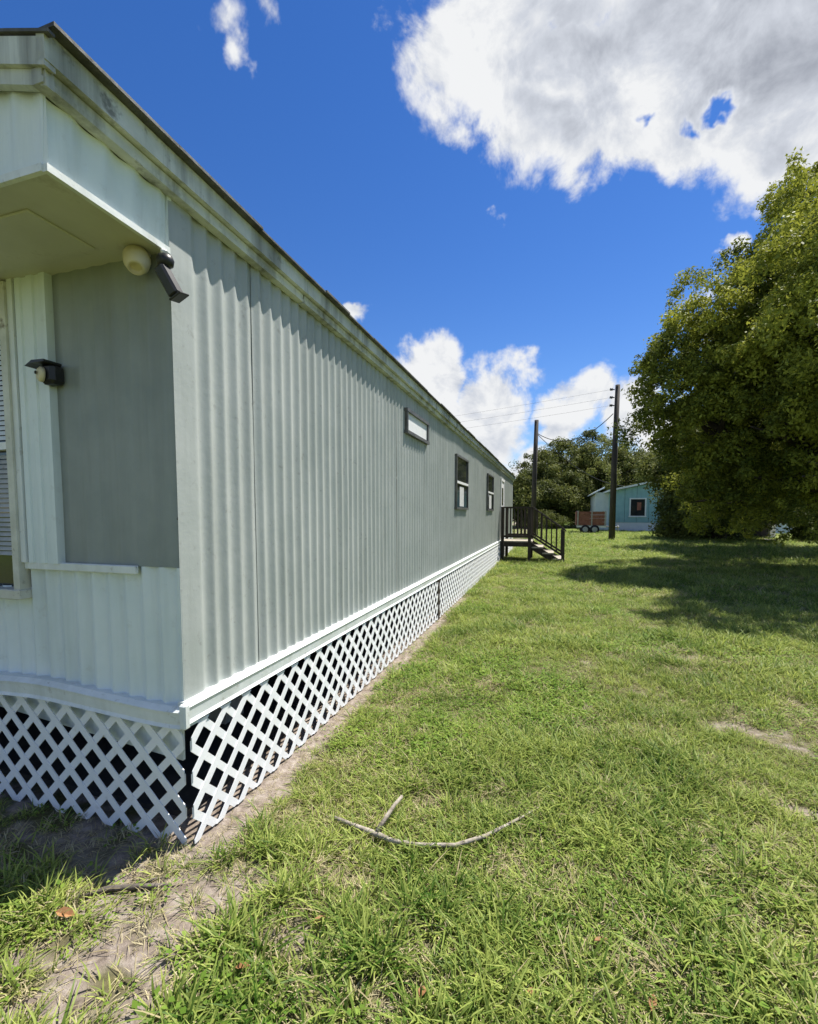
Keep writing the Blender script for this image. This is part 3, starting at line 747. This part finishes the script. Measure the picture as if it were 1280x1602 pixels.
# ------------------------------------------------------------------ red flatbed trailer
RY = 36.5
ra, rc_ = AT(902, 830, RY).x, AT(948, 830, RY).x
g0 = Vector((ra, RY, 0)); ln = rc_ - ra
ut = thing('utility_trailer', 'rusty red board-sided utility trailer parked beside the blue house', 'trailer', g0)
zb, zt_ = .62, CAM_H + 3 * RY / FOC
for y in (0, 1.55):
    for k in range(4):
        h_ = (zt_ - zb) / 4; obj('side_board', bx(.02, ln, y, y + .05, zb + k * h_, zb + (k + 1) * h_ - .025), 'red_boards', ut)
    for x in (.05, ln * .5, ln - .1): obj('stake', bx(x, x + .07, y - .045, y - .003, zb - .1, zt_ + .03), 'frame_metal', ut)
    for x in (ln * .30, ln * .62):
        wv = obj('wheel', lathe(bmesh.new(), [(0, .2), (.0, .31), (.05, .33), (.15, .33), (.2, .31), (.2, .2)], (x, y - .12 if y == 0 else y - .03, .31), (0, 1, 0), 18), 'rubber', ut)
        obj('rim', lathe(bmesh.new(), [(0, .17), (.01, .19), (.03, .19), (.04, .05)], (x, (y - .135) if y == 0 else y + .15, .31), (0, 1, 0), 14), 'frame_metal', wv)
obj('bed', bx(.02, ln, .051, 1.549, zb - .06, zb), 'frame_metal', ut)
obj('frame_rail', bx(0, ln, -.03, .049, zb - .16, zb - .061), 'white_plastic', ut)
obj('tongue', tube(bmesh.new(), [(ln - .05, .8, zb - .1), (ln + 1.0, .8, zb - .15)], .05, 6), 'frame_metal', ut)
obj('jack_leg', tube(bmesh.new(), [(ln + .9, .8, -.02), (ln + .9, .8, zb)], .04, 6), 'frame_metal', ut)
obj('tail_board', bx(-.045, .015, .052, 1.548, zb, zt_ - .02), 'red_boards', ut)

# ------------------------------------------------------------------ dark shed under the tree
sa = G(1075, 842); sb = G(1200, 842)
SYs = sb.y
sh = thing('wooden_shed', 'low dark shed standing in deep shade beneath the big tree', 'shed', (sa.x, SYs, 0))
sl = sb.x - sa.x + .2; stp = CAM_H + 8 * 32 / FOC
for k in range(18): obj('wall_board', bx(k * sl / 18, (k + 1) * sl / 18 - .015, 0, .05, -.05, stp), 'shed_wood', sh)
obj('side_wall', bx(sl - .06, sl, .051, 3, -.05, stp), 'shed_wood', sh); obj('side_wall', bx(0, .06, .051, 3, -.05, stp), 'shed_wood', sh)
obj('back_wall', bx(.06, sl - .06, 2.95, 3, -.05, stp), 'shed_wood', sh)
obj('roof', prism([(-.25, stp), (3.2, stp + .2), (3.2, stp + .28), (-.25, stp + .08)], 'x', -.2, sl + .1), 'shed_wood', sh)
g = G(1204, 843)
t_ = thing('utility_cabinet', 'small white cabinet beside the dark shed', 'cabinet', (g.x + .1, g.y, 0))
obj('body', bx(-.14, .14, -.14, .14, -.02, 1.15, bev=.02), 'white_plastic', t_); obj('cap', bx(-.17, .17, -.17, .17, 1.15, 1.2, bev=.01), 'frame_metal', t_)

# ------------------------------------------------------------------ trees
def leaves(centres, sizes, per, leaf, rng, tint_c, droop=.25, aspect=2.1):
    """leaf quads (bent kite) scattered in clumps"""
    nC = len(centres); idx = np.repeat(np.arange(nC), per); n = len(idx)
    d = rng.normal(size=(n, 3)); d /= np.linalg.norm(d, axis=1)[:, None]
    rad = rng.uniform(0.25, 1.0, n) ** .6
    pos = centres[idx] + d * (rad[:, None] * sizes[idx][:, None]) * np.array([1, 1, .85])
    nr = d * .7 + rng.normal(size=(n, 3)) * .55 + np.array([0, 0, .45]); nr /= np.linalg.norm(nr, axis=1)[:, None]
    ax = rng.normal(size=(n, 3)) + d * .6 - np.array([0, 0, droop]); ax -= nr * (ax * nr).sum(1)[:, None]; ax /= np.linalg.norm(ax, axis=1)[:, None]
    sd = np.cross(nr, ax)
    ln_ = leaf * rng.uniform(.6, 1.35, n)[:, None]; wd = ln_ / aspect
    v = np.stack([pos - ax * ln_ * .5, pos + sd * wd * .5 - nr * ln_ * .06, pos + ax * ln_ * .5 - nr * ln_ * .1, pos - sd * wd * .5 - nr * ln_ * .06], 1).reshape(-1, 3)
    tint = np.repeat(np.clip(tint_c[idx] + rng.normal(0, .14, n), 0, 1), 4)
    f = np.arange(n * 4).reshape(-1, 4)
    return v, f, tint
def tree(name, label, base, lobes, nclump, per, leaf, csize, material, seed, trunk_r=.25, group=None, cat='tree', yellow=.5, fork=None, bough=None):
    """lobes: (x, y, z, rx, ry, rz) relative to the base; clumps sit on and inside their surfaces"""
    rng = np.random.default_rng(seed)
    t_ = thing(name, label, cat, base, group)
    lo = np.array(lobes, float); area = lo[:, 3] * lo[:, 5]; pick = rng.choice(len(lo), nclump, p=area / area.sum())
    d = rng.normal(size=(nclump, 3)); d /= np.linalg.norm(d, axis=1)[:, None]
    sh_ = 1 - np.abs(rng.normal(0, .16, nclump)); inner = rng.random(nclump) < .22; sh_[inner] = rng.uniform(.3, .85, inner.sum())
    sh_ *= .9 + .22 * rng.random(nclump)
    c = lo[pick, :3] + d * lo[pick, 3:6] * sh_[:, None]
    tb = np.zeros(nclump)
    if bough:                                           # clumps gathered into boughs with gaps between them
        nb_, br = bough; bp_ = rng.choice(len(lo), nb_, p=area / area.sum())
        bd_ = rng.normal(size=(nb_, 3)) + np.array([0, 0, .25]); bd_ /= np.linalg.norm(bd_, axis=1)[:, None]
        bc = lo[bp_, :3] + bd_ * lo[bp_, 3:6] * rng.uniform(.72, 1.05, nb_)[:, None]
        bs_ = br * rng.uniform(.6, 1.3, nb_); bt_ = rng.normal(0, .22, nb_)
        w_ = rng.choice(nb_, nclump, p=bs_ ** 2 / (bs_ ** 2).sum()); d = rng.normal(size=(nclump, 3)) + bd_[w_] * .9 + np.array([0, 0, .5]); d /= np.linalg.norm(d, axis=1)[:, None]
        c = bc[w_] + d * (bs_[w_] * rng.uniform(.75, 1.08, nclump))[:, None] * np.array([1, 1, .8]); tb = bt_[w_]
    keep = c[:, 2] > csize * .5; tb = tb[keep]; c = c[keep]; d = d[keep]
    cs = csize * rng.uniform(.55, 1.25, len(c))
    tc_ = np.clip(yellow + tb + rng.normal(0, .12, len(c)), 0, 1)
    v, f, ti = leaves(c, cs, per, leaf, rng, tc_)
    v[:, 2] = np.maximum(v[:, 2], .03)
    obj('crown', np_mesh('crown', v, f, ti), material, t_)
    b = bmesh.new(); fk = fork or lo[:, 2].min() * .6
    tube(b, [(0, 0, -.15), (.03, 0, fk * .4), (0, .04, fk)], [trunk_r * 1.35, trunk_r * 1.05, trunk_r * .9], 10)
    rl = random.Random(seed)
    for L_ in lo:
        e_ = Vector(L_[:3]); s_ = Vector((0, .03, fk * .92)); mid = s_.lerp(e_, .5) + Vector((rl.uniform(-.3, .3), rl.uniform(-.3, .3), .2))
        tube(b, [s_, mid, e_ + Vector((0, 0, L_[5] * .4))], [trunk_r * .62, trunk_r * .38, trunk_r * .12], 7)
        for q in range(3):
            a_ = rl.uniform(0, 6.28); o2 = e_ + Vector((math.cos(a_) * L_[3] * .7, math.sin(a_) * L_[4] * .7, rl.uniform(-.1, .5) * L_[5]))
            tube(b, [mid.lerp(e_, .5), mid.lerp(o2, .6) + Vector((0, 0, .1)), o2], [trunk_r * .3, trunk_r * .2, trunk_r * .06], 5)
    obj('trunk', b, 'bark', t_)
    return t_
def camP(px, depth):                                    # ground point below a pixel column at a distance along the view
    x = (px - PCX) / FOC * depth
    return Vector((RT.x * x - math.sin(YAW) * depth, RT.y * x + math.cos(YAW) * depth, 0))
def lobe(base, px, py, depth, rpx, rpz=None, dy=1.0):
    p = camP(px, depth); z = CAM_H + (803 - py) / FOC * depth; r = rpx / FOC * depth; rz = (rpz or rpx) / FOC * depth
    return (p.x - base.x, p.y - base.y, z, r, r * dy, rz)
bt = camP(1350, 12.2)
Lb = [lobe(bt, *q) for q in ((1115, 785, 13.0, 50, 26), (1175, 790, 13.2, 60, 26), (1320, 340, 9.4, 55, 70), (1365, 430, 9.0, 90, 100), (1300, 480, 9.8, 60, 80), (1345, 580, 9.0, 80, 80), (1250, 560, 10.4, 70, 80), (1145, 740, 13.5, 80, 60), (1235, 400, 12.0, 40, 60), (1275, 320, 12.0, 45, 50), (1290, 470, 11.4, 80, 90), (1200, 530, 11.6, 60, 70), (1420, 560, 9.5, 170, 170), (1440, 480, 8.0, 190, 170), (1300, 420, 12.2, 105, 160), (1240, 520, 11.8, 90, 120), (1150, 560, 12.0, 75, 90), (1090, 600, 12.4, 75, 85), (1040, 655, 12.2, 45, 60),
                             (1105, 715, 11.8, 60, 60), (1180, 670, 11.0, 80, 85), (1260, 660, 10.6, 80, 95), (1340, 560, 11.0, 120, 150), (1120, 765, 12.4, 55, 36),
                             (1195, 755, 11.6, 75, 42), (1290, 755, 11.2, 80, 42), (1400, 640, 11.5, 130, 150), (1190, 460, 12.6, 50, 60), (1100, 520, 13.4, 50, 50), (1270, 340, 12.4, 50, 70),
                             (1330, 740, 9.6, 90, 70), (1200, 600, 13.5, 120, 160), (1310, 600, 14.5, 150, 200))]
tree('big_broadleaf_tree', 'large dense broadleaf tree with yellow-green tips overhanging the lawn', bt, Lb, 6200, 75, .09, .25, 'leaf_a', 4, .3, yellow=.42, fork=1.6, bough=(560, .72))
# trees behind it
def oak(px, depth, wpx, toppy, label, seed, material='leaf_oak', n=420, per=110, leaf=.24, cs=.75, yellow=.45, skirt=0):
    bs = camP(px, depth); H = CAM_H + (803 - toppy) / FOC * depth; r = wpx / FOC * depth; rl = random.Random(seed)
    lo = []
    for k in range(7 + skirt):
        a = k / 7 * 6.28 + rl.uniform(-.3, .3); q = r * rl.uniform(.42, .62)
        lo.append((math.cos(a) * q, math.sin(a) * q, H * (rl.uniform(.34, .58) if k < 7 else .17), r * rl.uniform(.38, .5), r * rl.uniform(.38, .5), H * rl.uniform(.24, .32)))
    lo.append((0, 0, H * .66, r * .55, r * .55, H * .34))
    return tree('oak_tree', label, bs, lo, n, per, leaf, cs, material, seed, .32, 'trees behind the houses', yellow=yellow, fork=H * .22, bough=(max(40, n // 5), r * .24))
oak(925, 54, 100, 700, 'broad domed oak tree rising behind the red trailer', 21, n=1000, yellow=.6)
oak(868, 50, 62, 738, 'lower oak tree between the two utility poles', 22, n=560)
oak(812, 47, 46, 745, 'small oak tree showing above the porch by the trailer end', 23, n=380, yellow=.6)
oak(1005, 58, 85, 706, 'oak tree behind the roof of the blue house', 24, n=800, yellow=.6)
oak(1125, 26, 84, 640, 'dark oak tree with low skirts behind the large tree', 25, n=900, per=100, leaf=.2, skirt=6)
b2 = camP(1330, 20)
L2 = [lobe(b2, *q) for q in ((1190, 640, 19.5, 85, 75), (1130, 690, 19.5, 70, 65), (1240, 700, 19, 80, 65), (1180, 730, 18, 80, 55), (1080, 730, 20, 50, 45), (1280, 640, 20, 80, 80), (1180, 720, 21.5, 100, 60))]
tree('oak_tree', 'dark oak tree close behind the large overhanging tree', b2, L2, 900, 100, .16, .5, 'leaf_oak', 28, .28, 'trees behind the houses', yellow=.4, fork=2.2, bough=(150, .9))
oak(1285, 36, 60, 735, 'round bushy tree beside the pale driveway', 26, n=300, leaf=.2)
oak(740, 62, 70, 735, 'oak tree growing beyond the far end of the trailer', 27, n=300, per=40)
def bush(px, depth, rpx, toppy, label, seed):
    bs = camP(px, depth); H = CAM_H + (803 - toppy) / FOC * depth; r = rpx / FOC * depth
    tree('bush', label, bs, [(0, 0, H * .5, r, r, H * .5), (r * .5, .2, H * .4, r * .6, r * .6, H * .4), (-r * .5, -.2, H * .38, r * .6, r * .6, H * .38)], 120, 60, .14, .4, 'leaf_oak', seed, .06, None, 'bush', .4, H * .2)
bush(1268, 24, 22, 792, 'dark leafy bush at the near edge of the pale driveway', 41)
bush(1075, 29, 26, 785, 'shaded bush between the blue house and the dark shed', 42)
bush(850, 44, 34, 800, 'dark scrub bush below the oaks behind the porch', 43)
bush(905, 47, 34, 796, 'dark scrub bush behind the red trailer', 44)
for k, (px, dp, w_, tp) in enumerate(((1230, 95, 30, 778), (1290, 100, 40, 772), (1180, 105, 40, 770))):
    o = oak(px, dp, w_, tp, 'distant tree in the far row across the open grass', 60 + k, 'leaf_far', 110, 40, .5, 1.3)
    o['group'] = 'distant trees'

# ------------------------------------------------------------------ fallen branches and leaves
def G3(px, py, dz): g = G(px, py); return Vector((g.x, g.y, float(ground_z(g.x, g.y)) + dz))
t_ = thing('fallen_branch', 'long forked pale dead branch lying in the grass', 'branch', G(600, 1322))
og = Vector(t_.location)
b = tube(bmesh.new(), [G3(*q) - og for q in ((524, 1290, .05), (560, 1304, .04), (592, 1316, .04), (612, 1328, .048), (650, 1334, .046), (712, 1337, .05), (760, 1320, .046), (800, 1296, .036), (850, 1262, .022))],
         [.009, .011, .013, .010, .009, .010, .009, .007, .004], 7); obj('stem', b, 'stick', t_)
b = tube(bmesh.new(), [G3(*q) - og for q in ((590, 1314, .05), (606, 1298, .075), (618, 1284, .09), (629, 1272, .10))], [.011, .010, .009, .008], 7); obj('fork', b, 'stick', t_)
t_ = thing('fallen_stick', 'short dark stick on the bare sand by the trailer corner', 'stick', G(200, 1397)); og = Vector(t_.location)
b = tube(bmesh.new(), [G3(*q) - og for q in ((128, 1410, .012), (170, 1398, .016), (215, 1394, .016), (268, 1390, .014))], [.007, .011, .011, .006], 7); obj('stem', b, 'dark_stick', t_)
b = tube(bmesh.new(), [G3(*q) - og for q in ((215, 1394, .016), (240, 1383, .02), (256, 1380, .02))], [.006, .005, .003], 6); obj('twig', b, 'dark_stick', t_)
lrn = random.Random(2)
for px, py, lab in ((103, 1447, 'curled brown leaf on the sparse grass near the dark stick'), (1020, 1580, None), (835, 1560, None), (500, 1455, None), (660, 1565, None), (940, 1480, None), (380, 1530, None)):
    p = G3(px, py, .03); b = bmesh.new(); s_ = .026 if lab else .018
    vs = [b.verts.new((x * s_, y * s_, z * s_)) for x, y, z in ((-1.4, 0, .1), (-.6, .6, .45), (.5, .6, .4), (1.4, 0, .2), (.5, -.6, .45), (-.6, -.6, .4), (-.6, 0, 0), (.5, 0, 0))]
    for q in ((0, 6, 1), (1, 6, 7, 2), (2, 7, 3), (3, 7, 4), (4, 7, 6, 5), (5, 6, 0)): b.faces.new([vs[i] for i in q])
    o = obj('fallen_leaf', b, 'dead_leaf'); o.location = p; o.rotation_euler = (lrn.uniform(-.3, .3), lrn.uniform(-.3, .3), lrn.uniform(0, 6))
    tag(o, lab or 'small dry brown leaf caught among the green grass blades', 'leaf', 'dry leaves on the lawn')

# ------------------------------------------------------------------ grass
def blades(seed, n, h0, h1, w, spread, lean, kind='blade'):
    rng = np.random.default_rng(seed); V, F, T = [], [], []; q = 0
    for k in range(n):
        a = rng.uniform(0, 6.283); r = spread * math.sqrt(rng.random()); bx_, by_ = r * math.cos(a), r * math.sin(a)
        az = a + rng.normal(0, .8); h = rng.uniform(h0, h1); ln_ = lean * rng.uniform(.3, 1.3); ww = w * rng.uniform(.7, 1.3)
        dx, dy = math.cos(az), math.sin(az); sx, sy = -dy, dx; tt = rng.beta(1.2, 1.6)
        if kind == 'blade':
            for s, wf in ((0, .75), (.4, 1.0), (.75, .7), (1.0, .08)):
                o_ = h * ln_ * s * s; z = h * (s - .32 * ln_ * s * s) - .008
                for sg in (-1, 1):
                    V.append((bx_ + dx * o_ + sx * sg * ww * wf / 2, by_ + dy * o_ + sy * sg * ww * wf / 2, z)); T.append(tt)
            for i in range(3): F.append((q + 2 * i, q + 2 * i + 1, q + 2 * i + 3, q + 2 * i + 2))
            q += 8
        else:                                            # broad leaf on a short stalk
            z = h; tl = rng.uniform(-.2, .5); lw = w * rng.uniform(.7, 1.2); ll = lw * 1.6
            c = (bx_ + dx * r * .4, by_ + dy * r * .4)
            for u, s, dz in ((0, 0, 0), (.45, .5, .08), (1, 0, -.1), (.45, -.5, .08)):
                V.append((c[0] + dx * u * ll + sx * s * lw, c[1] + dy * u * ll + sy * s * lw, z + u * ll * tl + dz * ll)); T.append(tt)
            F.append((q, q + 1, q + 2, q + 3)); q += 4
    return np_mesh('clump', np.array(V), np.array(F), T)
gc = bpy.data.collections.new('grass_clumps')           # not linked to the scene: only the source of the instances
specs = [blades(1, 16, .035, .085, .0052, .04, 1.15), blades(2, 14, .03, .07, .0055, .045, 1.35), blades(3, 18, .02, .055, .005, .045, 1.3), blades(4, 10, .06, .12, .0056, .03, 1.0),
         blades(5, 18, .008, .03, .013, .05, .5, 'broad'), blades(6, 22, .006, .022, .010, .05, .5, 'broad'), blades(7, 14, .02, .07, .0036, .05, 1.6)]
for k, (me, mm) in enumerate(zip(specs, ('grass', 'grass', 'grass', 'grass', 'weed', 'weed', 'straw'))):
    me.materials.append(MT[mm]); o = bpy.data.objects.new('clump_%d' % k, me); gc.objects.link(o)
rng = np.random.default_rng(77)
P, ROT, SC, IDX = [], [], [], []
CAMB = np.array([0.0, 0.0])
def scatter(x0, x1, y0, y1, dens_, dmin, dmax, smin, smax, far):
    n = int((x1 - x0) * (y1 - y0) * dens_)
    x = rng.uniform(x0, x1, n); y = rng.uniform(y0, y1, n); d = np.hypot(x, y)
    k = (d >= dmin) & (d < dmax) & ~((x < WX + .015) & (x > XL) & (y > YF - .01) & (y < YE))
    dz_ = x * -math.sin(YAW) + y * math.cos(YAW)
    k &= (np.abs(x * RT.x + y * RT.y) < 1.2 * dz_ + 2.6) & (dz_ > -.8)                             # what this view and a step to the side can see
    x, y = x[k], y[k]
    ba = bareness(x, y)
    cov = smooth(.50, .16, ba); keep = rng.random(len(x)) < np.clip(cov, .28, 1)
    x, y, ba, cov = x[keep], y[keep], ba[keep], cov[keep]
    pt = fbm(x * 1.1, y * 1.1, 3, 51); pt2 = fbm(x * 2.7, y * 2.7, 2, 61); u = rng.random(len(x))
    idx = rng.integers(0, 4, len(x))
    wee = (u < smooth(.44, .64, pt) * .7 * (.3 + .7 * smooth(2.0, 3.2, y))); idx[wee] = rng.integers(4, 6, wee.sum())
    tall = (pt < .42) & (rng.random(len(x)) < .35); idx[tall] = 3
    st = rng.random(len(x)) < .15 + .5 * smooth(.0, .38, ba) + .28 * smooth(.52, .7, pt2); idx[st] = 6
    sc = rng.uniform(smin, smax, len(x)) * (.42 + 1.1 * fbm(x * 1.5, y * 1.5, 3, 71)) * (.6 + .4 * cov)
    P.append(np.stack([x, y, ground_z(x, y)], 1)); IDX.append(idx); SC.append(sc)
    ROT.append(np.stack([rng.normal(0, .16, len(x)), rng.normal(0, .16, len(x)), rng.uniform(0, 6.283, len(x))], 1))
scatter(-6, 6, -1.5, 6, 1150, 0, 4.0, .75, 1.15, 0)
scatter(-8, 11, -1.5, 12, 620, 4.0, 9.0, .9, 1.4, 0)
scatter(-9, 22, 0, 22, 260, 9.0, 18.0, 1.1, 1.8, 1)
scatter(-8, 45, 10, 45, 60, 18.0, 42.0, 1.6, 2.8, 1)
P = np.concatenate(P); ROT = np.concatenate(ROT); SC = np.concatenate(SC); IDX = np.concatenate(IDX)
pm = bpy.data.meshes.new('grass'); pm.vertices.add(len(P)); pm.vertices.foreach_set('co', P.astype(np.float32).ravel())
a = pm.attributes.new('rot', 'FLOAT_VECTOR', 'POINT'); a.data.foreach_set('vector', ROT.astype(np.float32).ravel())
a = pm.attributes.new('scl', 'FLOAT', 'POINT'); a.data.foreach_set('value', SC.astype(np.float32))
a = pm.attributes.new('idx', 'INT', 'POINT'); a.data.foreach_set('value', IDX.astype(np.int32))
go = tag(link(bpy.data.objects.new('grass', pm)), 'patchy green lawn grass with weeds and dry straw', 'grass', kind='stuff')
ng = bpy.data.node_groups.new('grass_scatter', 'GeometryNodeTree')
ng.interface.new_socket('Geometry', in_out='INPUT', socket_type='NodeSocketGeometry'); ng.interface.new_socket('Geometry', in_out='OUTPUT', socket_type='NodeSocketGeometry')
gi, gout = ng.nodes.new('NodeGroupInput'), ng.nodes.new('NodeGroupOutput')
ip = ng.nodes.new('GeometryNodeInstanceOnPoints'); ci = ng.nodes.new('GeometryNodeCollectionInfo')
ci.inputs['Collection'].default_value = gc; ci.inputs['Separate Children'].default_value = True; ci.inputs['Reset Children'].default_value = True
def na(nm, ty):
    q = ng.nodes.new('GeometryNodeInputNamedAttribute'); q.data_type = ty; q.inputs['Name'].default_value = nm; return q.outputs['Attribute']
ng.links.new(gi.outputs[0], ip.inputs['Points']); ng.links.new(ci.outputs[0], ip.inputs['Instance']); ip.inputs['Pick Instance'].default_value = True
ng.links.new(na('idx', 'INT'), ip.inputs['Instance Index'])
er = ng.nodes.new('FunctionNodeEulerToRotation'); ng.links.new(na('rot', 'FLOAT_VECTOR'), er.inputs[0]); ng.links.new(er.outputs[0], ip.inputs['Rotation'])
ng.links.new(na('scl', 'FLOAT'), ip.inputs['Scale']); ng.links.new(ip.outputs[0], gout.inputs[0])
mod = go.modifiers.new('scatter', 'NODES'); mod.node_group = ng
print('grass clumps', len(P))
